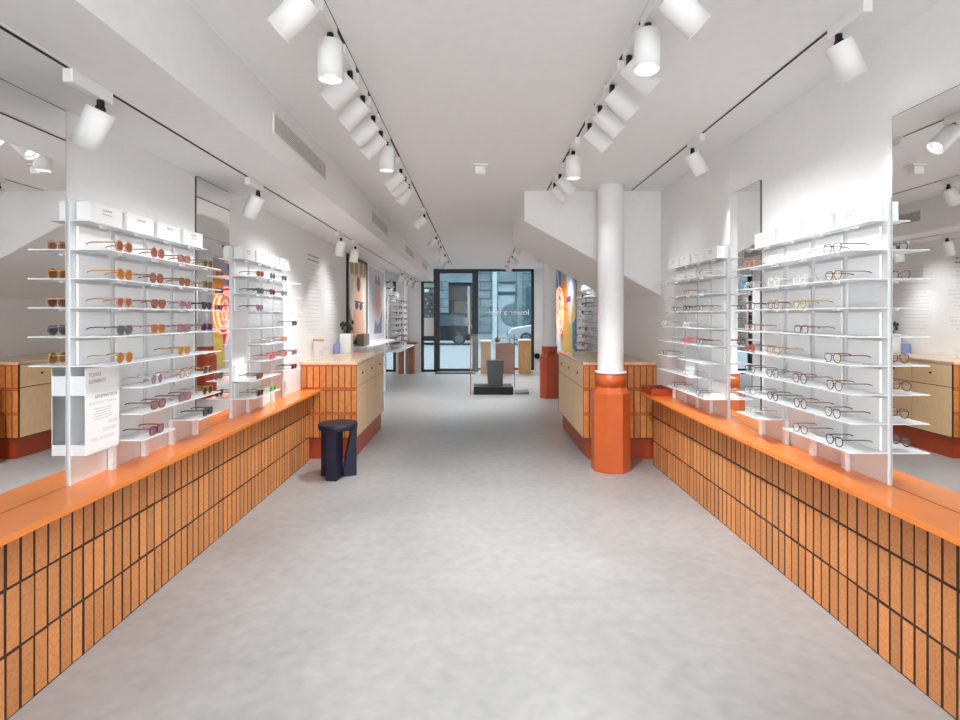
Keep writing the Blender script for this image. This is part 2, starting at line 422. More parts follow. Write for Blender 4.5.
cL = counter(-1, 'brick-ended ash cabinet counter behind the navy stool, under the two posters', 5.27, 6.79, -1.176, -1.20)
cR = counter(1, 'brick-ended ash cabinet counter behind the front orange-based column', 5.25, 6.87, 1.035, 1.085)

# ------------------------------------------------------------------ columns
def column(label, x, y, red, ztop):
    t = thing('octagonal_column', label, 'column', (x, y, 0), 'round white columns on octagonal bases')
    MB().lathe([(.176, 0), (.176, .705), (.134, .765)], (0, 0, 0), red, 8, False, rotz=PI/8).build('octagonal_base', t)
    MB().lathe([(.134, .76), (.134, .885)], (0, 0, 0), red, 32).build('neck', t)
    MB().lathe([(.140, .880), (.144, .885), (.144, .893), (.140, .898), (.118, .900)], (0, 0, 0), 'white', 40).build('collar', t)
    MB().lathe([(.117, .895), (.117, ztop)], (0, 0, 0), 'wall', 48, caps=False).build('shaft', t)
column('white column on an orange octagonal base in front of the cabinet counter', 1.222, 4.94, 'opaint', ZC)
column('white column on a red octagonal base farther down, near the neon sign', 1.25, 9.30, 'rpaint', ZC)

# ------------------------------------------------------------------ navy stool
def stool():
    t = thing('round_stool', 'navy blue round stool with slab legs at the end of the brick bench', 'stool', (-1.215, 4.72, 0))
    MB().lathe([(.160, .418), (.168, .424), (.168, .462), (.163, .467)], (0, 0, 0), 'navy', 48).build('seat', t)
    def leg(ang, w, prof, off):
        b = MB(); b.prism(prof, 'y', -w/2, w/2, 'navy'); o = b.build('leg', t); o.rotation_euler = (0, 0, ang)
        return o
    leg(math.radians(-98), .090, [(.0, 0), (.150, 0), (.150, .418), (.0, .418)], 0)
    leg(math.radians(158), .080, [(.046, 0), (.150, 0), (.150, .418), (.046, .418)], 0)
    leg(math.radians(24), .080, [(.046, 0), (.155, 0), (.155, .418), (.115, .418), (.052, .11), (.05, .05), (.046, .05)], 0)
stool()

# ------------------------------------------------------------------ mirrors
def mirror(x, s, y0, y1, z0, z1, label):
    t = thing('wall_mirror', label, 'mirror', (x, (y0+y1)/2, z0), 'wall mirrors')
    MB().box(0, s*.008, (y0-y1)/2, (y1-y0)/2, 0, z1-z0, 'medge').build('backing', t)
    MB().box(s*.008, s*.010, (y0-y1)/2+.003, (y1-y0)/2-.003, .002, z1-z0-.003, 'mirror').build('mirror_glass', t)
mirror(XL, 1, .75, 2.255, BT, 2.255, 'large frameless wall mirror on the bench beside the brochure display')
mirror(XL, 1, 3.30, 3.745, BT, 2.255, 'narrow tall mirror between the two sunglasses displays')
mirror(XL, 1, 10.2, 12.7, .004, 2.255, 'floor-length mirror behind the display near the street door')
mirror(XR, -1, .75, 2.265, BT, 2.235, 'large frameless wall mirror on the bench opposite the brochure display')
mirror(XR, -1, 3.315, 3.715, BT, 2.235, 'narrow tall mirror between the two clear eyeglasses displays')

# ------------------------------------------------------------------ eyewear displays
LV = [1.681-.1225*i for i in range(8)]       # eight glasses levels
PW = .245
def display(side, y0, label, skip=(), sign=False, textcells=(), lv=LV, levels=8, cols=4, empties=()):
    """side -1 left wall, +1 right wall; y0 = end nearest the camera"""
    s = 1 if side < 0 else -1
    wall = XL if side < 0 else XR
    L = cols*PW+.03
    t = thing('eyewear_display', label, 'display rack', (wall, y0, BT), 'eyewear displays')
    Z = lambda z: z-BT
    MB().box(0, s*.012, 0, L, 0, Z(1.90), 'panel', .001).build('back_panel', t)
    # slim side fin
    for c in range(cols+1):
        y = .012+c*PW
        MB().box(s*.012, s*(.020 if c == 0 else .018), y-.012*(c == 0), y+(.014 if c else -.006), Z(.80 if c else BT), Z(1.88), 'acryl').build('upright', t)
    ztop = lv[0]+.1225
    allv = [ztop]+list(lv[:levels])
    cardm = MB(); nmax = 0
    for r, z in enumerate(allv):
        runs = []; c = 0
        while c < cols:
            if (r, c) in skip: c += 1; continue
            c0 = c
            while c < cols and (r, c) not in skip: c += 1
            runs.append((c0, c))
        if runs:
            for a, e in runs:
                b = MB()
                dep = .095 if r == 0 else .178
                ya = a*PW; ye = e*PW+.02
                b.box(s*.018, s*dep, ya, ye, Z(z)-.005, Z(z), 'acryl', .0008)
                for q in range(a, e):
                    b.box(s*(dep-.045), s*(dep-.03), q*PW+.13, q*PW+.165, Z(z)-.013, Z(z)-.005, 'card')
                b.build('shelf', t)
        for c in range(cols):
            if (r, c) in skip or r == 0 or (r, c) in empties: continue
            y = c*PW+.040
            h = .103
            MB().box(s*.014, s*.026, y, y+.200, Z(z), Z(z)+h, 'card', .001).build('backing_card', t)
    # feet on the bench
    for c in range(1, cols+1): MB().box(s*.018, s*.040, c*PW-.012, c*PW+.018, 0, Z(lv[7])-.005, 'acryl').build('foot', t)
    return t
D = {}
D['L1'] = dict(side=-1, y0=2.262, name='the brochure display', skip={(6, 0), (7, 0), (8, 0), (8, 2)}, empties={(5, 1)} and set())
D['L2'] = dict(side=-1, y0=3.754, name='the jar-side display', skip={(5, 0), (8, 2), (8, 3), (7, 2), (6, 0)}, empties={(4, 0)})
D['R1'] = dict(side=1, y0=2.272, name='the big eyeglasses display', skip={(8, 2), (4, 0)} - {(4, 0)}, empties={(3, 0)})
D['R2'] = dict(side=1, y0=3.725, name='the column-side display', skip={(7, 0), (8, 3), (6, 2)}, empties={(6, 1), (7, 3)})
D['L3'] = dict(side=-1, y0=10.35, name='the street-door display', skip=set(), empties=set(), cols=7)
D['R3'] = dict(side=1, y0=7.75, name='the neon-side display', skip=set(), empties=set(), cols=4)
LAB = {
 'L1': 'white wall display of tinted sunglasses with a printed brochure holder',
 'L2': 'white wall display of sunglasses between the narrow mirror and the jar counter',
 'R1': 'white wall display of thin clear eyeglasses between the two mirrors',
 'R2': 'white wall display of pale eyeglasses above the red tray',
 'L3': 'white wall display of many dark glasses over the mirror near the street door',
 'R3': 'white wall display behind the column, beside the neon sign'}
for k, d in D.items():
    d['obj'] = display(d['side'], d['y0'], LAB[k], d['skip'], cols=d.get('cols', 4), empties=d['empties'])

# four white logo boxes on the top shelf of each display
COLN = ['at the camera end', 'second along', 'third along', 'at the street end']
def boxes():
    proto = None
    for key in ('L1', 'L2', 'R1', 'R2', 'L3', 'R3'):
        d = D[key]; side = d['side']; s = 1 if side < 0 else -1; wall = XL if side < 0 else XR
        for c in range(4):
            y = d['y0']+.040+c*PW
            t = thing('logo_box', 'white logo box %s on top of %s' % (['at the near end', 'second from the near end', 'third from the near end', 'at the street end'][c], d['name']), 'box', (wall+s*.016, y, LV[0]+.1225), 'white logo boxes on the displays')
            MB().box(0, s*.06, 0, .208, 0, .086, 'card', .0015).build('box_body', t)
            if key in ('L1', 'L2', 'R1', 'R2'):
                b = MB(); random.seed(c+11)
                x = s*.0604; y0 = .075
                # a small scrawled logo and a rule under it
                pts = []
                for q in range(9): pts.append((x, y0+q*.0075, .062+(.006 if q % 2 else -.004)*random.uniform(.5, 1)))
                b.tube(pts, .0014, 'print', 5)
                if c in (0, 3): b.box(x-.0002, x+.0002, y0, y0+.062, .044, .047, 'print')
                b.build('printed_logo', t)
boxes()

# brochure holder on the first sunglasses display
def brochure():
    t = thing('brochure_holder', 'white printed brochure on a bracket holder under the small amber sunglasses', 'brochure', (XL+.019, 2.266, .812))
    b = MB().box(0, .059, .0, .212, .252, .335, 'acryl', .001).build('upper_bracket', t)
    b = MB().box(0, .059, .0, .212, .0, .045, 'acryl', .001).build('lower_bracket', t)
    MB().box(.059, .062, .0, .214, .0, .366, 'card').build('brochure_sheet', t)
    rot = (PI/2, 0, PI/2)
    def tx(body, size, y, z, m, al):
        o = text(body, size, m, (.0624, y, z), rot, 'printed_text', t, .0002, al)
    for i, (body, size, al, z, m) in enumerate([('TOMAS', .023, 'LEFT', .335, 'print'), ('ELEMENTS', .023, 'LEFT', .307, 'print'), ('AFFIRMATION', .023, 'RIGHT', .238, 'print'), ('BLACKS IN CANADA', .0185, 'CENTER', .212, 'lprint'),
              ('FROM', .023, 'RIGHT', .118, 'lprint'), ('SUPPORT', .023, 'RIGHT', .088, 'lprint'), ('SMALL BUSINESSES', .0185, 'CENTER', .056, 'lprint')]):
        tx(body, size, {'LEFT': .018, 'RIGHT': .200, 'CENTER': .107}[al], z, m, al)
    b = MB()
    for k in range(5): b.box(.062, .0624, .05+.008*(k % 2), .17-.008*(k % 3), .185-k*.011, .189-k*.011, 'lprint')
    b.build('fine_print', t)
brochure()

# ------------------------------------------------------------------ glasses
def shape_pts(kind, n=20):
    out = []
    for k in range(n):
        a = 2*PI*k/n; ca, sa = math.cos(a), math.sin(a)
        if kind == 'round': x, z = .0225*ca, .0225*sa
        elif kind == 'panto':
            x, z = .0245*ca*(1+.10*sa), .0215*sa; z = min(z, .0175) if sa > 0 else z
        else:
            p = .55; x = .0255*math.copysign(abs(ca)**p, ca); z = .0190*math.copysign(abs(sa)**p, sa)
            x *= (1+.06*sa)
        out.append((x, z))
    return out
MESH = {}
M['frameslot'] = M['black']; M['lensslot'] = M['black']
def build_glasses(kind, thick):
    """front plane at y=0, temples run to -y; lens bottoms at z=0"""
    key = (kind, thick)
    if key in MESH: return MESH[key]
    r = .0034 if thick else .0021
    pts = shape_pts(kind); zmin = min(z for _, z in pts); cz = -zmin+r
    zt = cz+.013
    b = MB()
    for c in (-.030, .030):
        b.tube([(c+x, 0, cz+z) for x, z in pts], r, 'frameslot', 6, True, up=(0, 1, 0))
    b.tube([(-.009, 0, cz+.005), (-.004, .001, cz+.009), (.004, .001, cz+.009), (.009, 0, cz+.005)], r*.9, 'frameslot', 6)
    for e in (-1, 1):
        b.tube([(e*.050, 0, cz+.012), (e*.057, -.002, zt), (e*.059, -.008, zt)], r, 'frameslot', 6)
    fr = b
    ln = MB()
    for c in (-.030, .030):
        vs = [ln.bm.verts.new((c+x*.98, -.0008, cz+z*.98)) for x, z in pts]
        vs2 = [ln.bm.verts.new((c+x*.98, .0008, cz+z*.98)) for x, z in pts]
        f = [ln.bm.faces.new(vs), ln.bm.faces.new(vs2[::-1])]
        ln._tag(f, 'lensslot')
    tm = []
    for e in (-1, 1):
        t = MB(); t.tube([(e*.059, -.008, zt), (e*.061, -.05, zt), (e*.061, -.095, zt), (e*.060, -.115, zt-.003), (e*.059, -.127, zt-.008)], r*(.65 if thick else .8), 'frameslot', 6, flat=1.3)
        tm.append(t)
    def me(mb, nm):
        m_ = bpy.data.meshes.new(nm); mb.bm.normal_update(); mb.bm.to_mesh(m_); mb.bm.free(); m_.materials.append(None); return m_
    MESH[key] = (me(fr, 'glasses_front'), me(ln, 'glasses_lens'), me(tm[0], 'glasses_temple'), me(tm[1], 'glasses_temple'))
    return MESH[key]
MATC = {}
def fm(col, rough=.3, alpha=1.0, metal=0):
    k = (col, rough, alpha, metal)
    if k not in MATC: MATC[k] = mat('acetate_%d' % len(MATC), col, rough, metal, alpha=alpha)
    return MATC[k]
tort = nmat('tortoiseshell', (.03, .010, .006), (.34, .13, .05), 160, rough=.25, lo=.42, hi=.55)
FR = {'coral': fm((.40, .12, .065)), 'peach': fm((.48, .22, .13)), 'rose': fm((.24, .075, .07)), 'olive': fm((.16, .12, .05)),
      'amber': fm((.50, .19, .025)), 'tortoise': tort, 'brown': fm((.14, .05, .025)), 'black': fm((.012, .012, .014)), 'gold': fm((.55, .32, .10), .25, 1, .7),
      'mauve': fm((.28, .15, .18)), 'grey': fm((.12, .11, .11)), 'burgundy': fm((.20, .025, .035)), 'clear': fm((.75, .72, .70), .1, .45), 'red': fm((.70, .08, .10)),
      'green': fm((.20, .50, .05)), 'navy': fm((.03, .04, .10)), 'silver': fm((.6, .6, .6), .25, 1, .9), 'purple': fm((.16, .06, .12))}
LN = {'brownlens': fm((.27, .10, .065), .08, .88), 'pinklens': fm((.36, .15, .14), .08, .75), 'greylens': fm((.12, .11, .12), .08, .72), 'darklens': fm((.03, .02, .025), .06, .9),
      'amberlens': fm((.36, .13, .035), .08, .88), 'clearlens': fm((.9, .92, .92), .02, .10), 'mauvelens': fm((.26, .15, .20), .08, .7), 'olivelens': fm((.10, .07, .03), .06, .85)}
SHELF = ['top', 'second', 'third', 'fourth', 'fifth', 'sixth', 'seventh', 'bottom']
POS = ['first from the near end', 'second from the near end', 'third from the near end', 'last before the street end']
def glasses(key, lvl, c, frame, kind, lens, thick=True, off=0.0, posn=None, word=None, zz=None, yy=None, xx=None, label=None, group=None):
    d = D[key]; side = d['side']; s = 1 if side < 0 else -1; wall = XL if side < 0 else XR
    y = d['y0']+c*PW+.140+off if yy is None else yy
    x = wall+s*.158 if xx is None else xx
    z = LV[lvl] if zz is None else zz
    sun = lens != 'clearlens'
    nm = 'sunglasses' if sun else 'eyeglasses'
    if label is None:
        tint = {'brownlens': 'brown-tinted', 'pinklens': 'pink-tinted', 'greylens': 'grey-tinted', 'darklens': 'dark-lens', 'amberlens': 'amber-lens', 'mauvelens': 'mauve-tinted', 'olivelens': 'olive-lens', 'clearlens': ''}[lens]
        kw = {'round': 'round', 'panto': 'rounded', 'square': 'square'}[kind]
        P = (POS[c] if c < 4 else ['fifth', 'sixth', 'seventh'][c-4]+' from the near end') if posn is None else posn
        label = ' '.join(('%s %s %s, %s shelf, %s, %s' % (frame, kw, nm, SHELF[lvl], P.replace(' from the near end', ' pair').replace('last before the street end', 'last pair'), d['name'])).split())
    t = thing(nm, label, nm, (x, y, z), group or ('glasses on '+d['name']))
    t.rotation_euler = (0, 0, -s*(PI/2+random.uniform(-.06, .06)))
    me = build_glasses(kind, thick)
    for nme, m_, mt in (('frame_front', me[0], FR[frame]), ('lenses', me[1], LN[lens]), ('temple', me[2], FR[frame]), ('temple', me[3], FR[frame])):
        o = bpy.data.objects.new(nme, m_); COL.objects.link(o); o.parent = t
        o.material_slots[0].link = 'OBJECT'; o.material_slots[0].material = mt
    return t
random.seed(21)
L1 = {
 0: [('peach', 'round', 'brownlens'), ('coral', 'round', 'brownlens'), ('rose', 'square', 'pinklens'), ('olive', 'panto', 'olivelens')],
 1: [('amber', 'round', 'amberlens'), ('tortoise', 'round', 'brownlens'), ('brown', 'panto', 'brownlens'), ('olive', 'square', 'olivelens')],
 2: [('peach', 'panto', 'brownlens'), ('tortoise', 'panto', 'brownlens'), ('mauve', 'panto', 'mauvelens'), ('black', 'panto', 'darklens')],
 3: [('grey', 'panto', 'greylens'), ('coral', 'panto', 'amberlens'), ('rose', 'square', 'mauvelens'), ('purple', 'square', 'darklens')],
 4: [('gold', 'round', 'amberlens', 0), None, ('gold', 'panto', 'amberlens'), None],
 5: [None, ('silver', 'round', 'mauvelens', 0), ('gold', 'panto', 'clearlens', 0), ('gold', 'square', 'darklens', 0)],
 6: [None, ('tortoise', 'square', 'mauvelens'), ('rose', 'square', 'mauvelens'), ('gold', 'round', 'darklens', 0)],
 7: [None, ('burgundy', 'square', 'mauvelens'), None, ('black', 'square', 'darklens')]}
L2 = {
 0: [('coral', 'square', 'brownlens'), ('navy', 'round', 'greylens', 0), ('grey', 'panto', 'darklens'), None],
 1: [('navy', 'square', 'greylens'), ('tortoise', 'panto', 'darklens'), ('grey', 'panto', 'greylens'), None],
 2: [('purple', 'panto', 'mauvelens'), None, None, None],
 3: [None, None, None, ('brown', 'panto', 'darklens')],
 4: [None, ('silver', 'square', 'clearlens', 0), ('peach', 'square', 'pinklens'), None],
 5: [None, ('red', 'square', 'pinklens'), ('coral', 'square', 'pinklens'), ('rose', 'square', 'brownlens')],
 6: [('brown', 'square', 'brownlens'), None, None, ('burgundy', 'square', 'darklens')],
 7: [('tortoise', 'square', 'darklens'), ('green', 'square', 'greylens'), None, None]}
R1 = {
 0: [('black', 'panto', 'clearlens', 0), ('clear', 'panto', 'clearlens'), ('clear', 'round', 'clearlens'), ('peach', 'panto', 'pinklens', 0)],
 1: [('tortoise', 'panto', 'clearlens', 0), ('clear', 'square', 'clearlens'), ('clear', 'round', 'clearlens'), ('silver', 'panto', 'clearlens', 0)],
 2: [None, ('gold', 'panto', 'clearlens', 0), ('tortoise', 'round', 'clearlens', 0), ('brown', 'panto', 'clearlens', 0)],
 3: [None, ('brown', 'square', 'clearlens', 0), None, ('tortoise', 'square', 'clearlens', 0)],
 4: [('tortoise', 'panto', 'clearlens', 0), None, ('gold', 'panto', 'clearlens', 0), ('rose', 'round', 'brownlens', 0)],
 5: [('tortoise', 'panto', 'clearlens', 0), ('brown', 'round', 'clearlens', 0), ('grey', 'panto', 'clearlens', 0), ('black', 'panto', 'clearlens', 0)],
 6: [('brown', 'panto', 'clearlens', 0), ('tortoise', 'round', 'clearlens', 0), ('black', 'panto', 'clearlens', 0), ('grey', 'square', 'clearlens', 0)],
 7: [('black', 'panto', 'clearlens', 0), ('grey', 'panto', 'clearlens', 0), None, ('silver', 'round', 'clearlens', 0)]}
R2 = {
 0: [('clear', 'round', 'clearlens'), None, ('clear', 'panto', 'clearlens'), None],
 1: [None, ('peach', 'panto', 'clearlens', 0), None, None],
 2: [('grey', 'panto', 'clearlens', 0), ('black', 'panto', 'clearlens', 0), ('grey', 'square', 'clearlens', 0), None],
 3: [None, ('clear', 'square', 'clearlens'), None, ('clear', 'round', 'clearlens')],
 4: [('black', 'round', 'clearlens', 0), ('red', 'round', 'pinklens'), ('silver', 'panto', 'clearlens', 0), None],
 5: [None, None, None, ('brown', 'square', 'clearlens', 0)],
 6: [None, ('silver', 'square', 'clearlens', 0), None, None],
 7: [('grey', 'round', 'clearlens', 0), ('silver', 'panto', 'clearlens', 0), ('black', 'square', 'clearlens', 0), None]}
for key, T in (('L1', L1), ('L2', L2), ('R1', R1), ('R2', R2)):
    for lv, row in T.items():
        for c, g in enumerate(row):
            if g and (lv+1, c) not in D[key]['skip']:
                glasses(key, lv, c, g[0], g[1], g[2], (len(g) < 4), off=random.uniform(-.008, .008))
random.seed(5)
for lv in range(8):
    for c in range(7):
        if random.random() < .72:
            glasses('L3', lv, c, random.choice(['black', 'grey', 'brown', 'navy', 'tortoise', 'red' if lv == 1 and c < 3 else 'black']), random.choice(['round', 'panto', 'square']), random.choice(['darklens', 'greylens', 'clearlens']), True)
    for c in range(4):
        if random.random() < .6:
            glasses('R3', lv, c, random.choice(['black', 'grey', 'brown', 'silver', 'red' if lv == 6 else 'grey']), random.choice(['round', 'panto', 'square']), random.choice(['darklens', 'clearlens', 'clearlens']), True)

# ------------------------------------------------------------------ lighting tracks and spotlights
def track(label, x, z, segs):
    t = thing('lighting_track', label, 'lighting track', (x, 0, z), 'recessed lighting tracks')
    for a, b in segs:
        MB().box(-.017, .017, a, b, -.003, 0, 'white').build('track_flange', t)
        MB().box(-.0065, .0065, a+.01, b-.01, -.005, -.0025, 'black').build('track_slot', t)
track('slim black-slotted lighting track under the low soffit', -1.415, ZS, [(-.6, 12.9)])
track('black-slotted lighting track on the main ceiling beside the soffit vents', -.577, ZC, [(-.6, 12.6)])
track('black-slotted lighting track leading down to the staircase box and beyond', .662, ZC, [(-.6, 5.1), (6.9, 12.9)])
track('black-slotted lighting track above the clear eyeglasses displays', 1.46, ZC, [(-.6, 5.1)])

def spotlight(x, y, z, d, label, power, size=74, blend=1.0, group=None, lit=True, sideoff=0.0):
    t = thing('track_spotlight', label, 'spotlight', (x, y, z), group)
    MB().box(-.018, .018, -.165, .045, -.052, -.004, 'white', .004).build('adapter', t)
    MB().cyl((0, 0, -.05), (0, 0, -.082), .013, 'black', 14).box(-.010, .010, -.016, .016, -.098, -.074, 'black', .002).build('stem', t)
    d = Vector(d).normalized()
    j = Vector((0, 0, -.092)); a = j-d*.004; Ln = .150; R = .050
    b = MB()
    u = d.orthogonal().normalized(); w = d.cross(u)
    seg = 36
    prof = [(.0, .0), (R-.002, 0), (R, .002), (R, Ln), (R-.003, Ln), (R-.004, Ln-.03)]
    rings = []
    for r, h in prof[1:]:
        rings.append([b.bm.verts.new(a+d*h+(u*math.cos(2*PI*k/seg)+w*math.sin(2*PI*k/seg))*r) for k in range(seg)])
    fs = []
    for A, B in zip(rings, rings[1:]):
        for k in range(seg): fs.append(b.bm.faces.new((A[k], A[(k+1) % seg], B[(k+1) % seg], B[k])))
    b._tag(fs, 'white', True)
    b._tag([b.bm.faces.new(rings[0][::-1])], 'white')
    bmesh.ops.recalc_face_normals(b.bm, faces=b.bm.faces[:])
    h = b.build('lamp_head', t)
    p0 = a+d*(Ln-.03)
    MB().cyl(p0, p0+d*.004, R-.004, 'reflector', 28).cyl(p0+d*.004, p0+d*.008, .026, 'lamp', 24).build('lens', h)
    if lit:
        ld = bpy.data.lights.new('spot_beam', 'SPOT'); ld.energy = power; ld.spot_size = math.radians(size); ld.spot_blend = blend; ld.shadow_soft_size = .03; ld.color = (.955, .98, 1.0)
        lo = bpy.data.objects.new('spot_beam', ld); COL.objects.link(lo); lo.parent = t
        lo.location = a+d*(Ln+.006)
        lo.rotation_euler = (-d).to_track_quat('Z', 'Y').to_euler()
    return t
ORD = ['first', 'second', 'third', 'fourth', 'fifth', 'sixth', 'seventh', 'eighth', 'ninth', 'tenth', 'eleventh', 'twelfth', 'thirteenth', 'fourteenth', 'fifteenth', 'sixteenth']
PWR = 26
def row(x, z, lst, where, power, size=74):
    seen = [q for q in lst if q[0] > 1.5]
    for q in lst:
        y, d = q[0], q[1]
        if y > 1.5:
            i = seen.index(q); lab = 'white cylinder spotlight, %s from the viewer, %s' % (ORD[i], where)
        else: lab = 'white cylinder spotlight added unseen behind the viewer %s' % where  # out-of-view fixtures added along the tracks for more ambient light
        spotlight(x, y, z, d, lab, power*(.42 if abs(d[0]) > .55 else 1.0)*(.4 if x > 0 and 4.2 < y < 4.8 else 2.5 if y > 3.6 else 1)*((1.0 if y < 3 else 1.7) if z == ZC and abs(d[0]) < .1 else 1)*(q[2] if len(q) > 2 else 1), q[3] if len(q) > 3 else (118 if z == ZC and abs(d[0]) < .1 else 56 if (abs(d[0]) > .55 and x < 0) else size), group='spotlights '+where)
LDP = .6
LD = (-.70, .03, -.70); RD = (.70, .03, -.70)
row(-1.415, ZS, [(.4, (-.3, .1, -.9)), (2.03, (-.46, .08, -.88)), (3.49, (-.46, .08, -.88)), (5.62, (-.16, .0, -.98), .8, 76), (6.28, (-.16, 0, -.98), .8, 76), (10.2, (-.4, .1, -.9)), (11.5, (-.4, .1, -.9)), (12.5, (-.4, -.1, -.9))], 'on the soffit track', PWR*.12, 42)
row(-.590, ZC, [(0, LD), (1, LD), (1.88, LD), (2.17, (0, .02, -1)), (2.51, LD), (2.79, LD), (3.07, LD), (3.32, LD), (3.53, (0, 0, -1)), (4.18, LD), (4.42, LD), (4.66, (-.5, .1, -.85)), (6.04, LD), (7.77, LD), (8.2, LD), (8.8, (0, 0, -1)), (10.0, LD), (11.2, LD)], 'on the vent-side ceiling track', PWR)
row(.665, ZC, [(0, RD), (1, RD), (1.86, RD), (2.10, (-.06, -.1, -1)), (2.36, RD), (2.66, RD), (2.92, RD), (3.19, RD), (3.73, (0, 0, -1)), (4.33, RD), (4.62, RD), (8.7, (-.3, 0, -.9)), (10.2, RD), (11.2, (0, 0, -1)), (12.2, RD)], 'on the stair-side ceiling track', PWR)
row(1.46, ZC, [(.5, (.3, .1, -.9)), (2.18, (.48, .05, -.87)), (3.66, (.48, .05, -.87))], 'on the track above the clear eyeglasses', PWR*.12, 42)
spotlight(1.09, 8.36, ZC, (.5, 0, -.85), 'white cylinder spotlight over the far column, aimed at the neon sign', PWR, group='spotlights by the neon sign')
spotlight(1.09, 9.9, ZC, (.5, 0.1, -.85), 'white cylinder spotlight just past the red-based column', PWR, group='spotlights by the neon sign')
# ------------------------------------------------------------------ vents, detector
def vent(y0, y1, label):
    t = thing('air_vent', label, 'vent', (-1.095, y0, 2.385), 'soffit air vents')
    MB().box(0, .003, 0, y1-y0, 0, .105, 'grey').build('vent_back', t)
    b = MB(); n = 8
    for k in range(n+1): b.box(.003, .009, .0, y1-y0, k*.0122, k*.0122+.0042, 'white')
    b.build('vent_slats', t)
    f = MB().box(0, .010, -.008, 0, -.006, .111, 'white').box(0, .010, y1-y0, y1-y0+.008, -.006, .111, 'white').box(0, .010, 0, y1-y0, -.006, 0, 'white').box(0, .010, 0, y1-y0, .105, .111, 'white')
    f.build('vent_frame', t)
vent(2.90, 3.89, 'slatted air vent in the soffit face, the largest and nearest one')
vent(5.56, 6.57, 'slatted air vent in the soffit face, second along')
vent(8.2, 9.24, 'slatted air vent in the soffit face, third along')
vent(10.75, 11.8, 'slatted air vent in the soffit face, last before the street door')
t = thing('ceiling_detector', 'small white rectangular detector on the bare middle of the ceiling', 'detector', (.025, 4.25, ZC))
MB().box(-.06, .06, -.05, .05, -.012, 0, 'white', .003).build('mounting_plate', t)
MB().box(-.042, .042, -.035, .035, -.075, -.012, 'white', .01).build('housing', t)
# ------------------------------------------------------------------ posters, wall text
def quadpanel(t, name, x, s, y0, y1, z0, z1, shapes, base, th=.02):
    """flat print on a wall: shapes are outlines in unit coords (u along +y, v up)"""
    MB().box(0, s*th, 0, y1-y0, 0, z1-z0, base).build('print_board', t)
    b = MB()
    for i, (m, pts) in enumerate(shapes):
        P = [(u*(y1-y0), v*(z1-z0)) for u, v in pts]
        b.prism(P, 'x', s*th, s*(th+.0006*(i+1)), m)
    return b.build(name, t)
M['skin'] = mat('print_skin', (.72, .42, .28), .5); M['cream'] = mat('print_cream', (.74, .66, .57), .5); M['straw'] = mat('print_straw', (.42, .27, .12), .5)
M['pgrey'] = mat('print_grey', (.60, .60, .64), .5); M['pdark'] = mat('print_dark', (.10, .085, .09), .5); M['pslate'] = mat('print_slate', (.20, .22, .28), .5); M['pink'] = mat('print_pink', (.75, .50, .44), .5)
def ell(cx, cy, rx, ry, n=20): return [(cx+rx*math.cos(2*PI*k/n), cy+ry*math.sin(2*PI*k/n)) for k in range(n)]
t = thing('framed_poster', 'tall poster in a thin black frame above the plant pot', 'poster', (XL, 7.13, 1.03), 'two tall posters')
y0, y1 = 7.13, 8.37
quadpanel(t, 'poster_print', XL, 1, y0, y1, 1.03, 2.21, [('cream', [(.06, .03), (.94, .03), (.94, .97), (.06, .97)]), ('skin', [(.10, .03), (.9, .03), (.72, .40), (.66, .62), (.38, .62), (.30, .40)]),
   ('skin', ell(.52, .66, .2, .22)), ('straw', [(.12, .80), (.88, .80), (.95, .97), (.06, .97)]), ('cream', [(.26, .80), (.30, .80), (.28, .97), (.24, .97)]), ('cream', [(.5, .80), (.54, .80), (.55, .97), (.5, .97)]), ('cream', [(.72, .80), (.75, .80), (.80, .97), (.76, .97)]),
   ('pdark', ell(.50, .70, .10, .09)), ('pdark', ell(.42, .44, .08, .045)), ('pdark', ell(.64, .43, .08, .045)), ('pdark', [(.3, .48), (.78, .47), (.78, .485), (.3, .495)]), ('amberp' if False else 'straw', [(.06, .03), (.28, .03), (.2, .25), (.06, .4)])], 'pdark')
f = MB()
for a in ((-.015, .0, -.015, 1.195), (1.24, 1.255, -.015, 1.195)): f.box(0, .024, a[0], a[1], a[2], a[3], 'black')
f.box(0, .024, 0, 1.24, -.015, 0, 'black').box(0, .024, 0, 1.24, 1.18, 1.195, 'black').build('poster_frame', t)
t = thing('unframed_poster', 'pale tall poster with a V-shaped figure beside the black-framed poster', 'poster', (XL, 8.47, .98), 'two tall posters')
quadpanel(t, 'poster_print', XL, 1, 8.47, 9.95, .98, 2.21, [('pgrey', [(.03, .02), (.97, .02), (.97, .98), (.03, .98)]), ('pslate', [(.30, .10), (.78, .10), (.85, .45), (.66, .25), (.5, .22), (.38, .30)]), ('pink', [(.22, .46), (.5, .24), (.85, .50), (.72, .62), (.6, .72), (.42, .72), (.32, .6)]),
   ('skin', ell(.55, .74, .13, .12)), ('pslate', [(.36, .78), (.42, .93), (.50, .80), (.60, .92), (.70, .78)]), ('pink', [(.2, .92), (.7, .90), (.7, .915), (.2, .935)])], 'card')
# vinyl paragraphs: fine grey print lines on the wall behind the jar counter
t = thing('wall_lettering', 'two columns of fine grey printed lines on the wall above the jar', 'wall text', (XL, 5.35, 1.2))
for (ya, yb, zt, dark) in ((.05, .62, 2.02, True), (.80, 1.32, 1.97, False)):
    b = MB(); random.seed(4 if dark else 9); z = zt-1.2; k = 0
    while z > .02:
        w = (yb-ya)*random.uniform(.55, 1.0); c = (ya+yb)/2
        # a line is made of word-length dashes
        y = c-w/2
        if k == 5: z -= .03
        while y < c+w/2-.02:
            l = random.uniform(.02, .06); b.box(0, .0012, y, min(y+l, c+w/2), z, z+(.016 if (k < 2 and dark) else .008), 'print' if (k < 2 and dark) else 'lprint'); y += l+.012
        z -= .047 if k < 4 else .042; k += 1
    b.build('lettering', t)

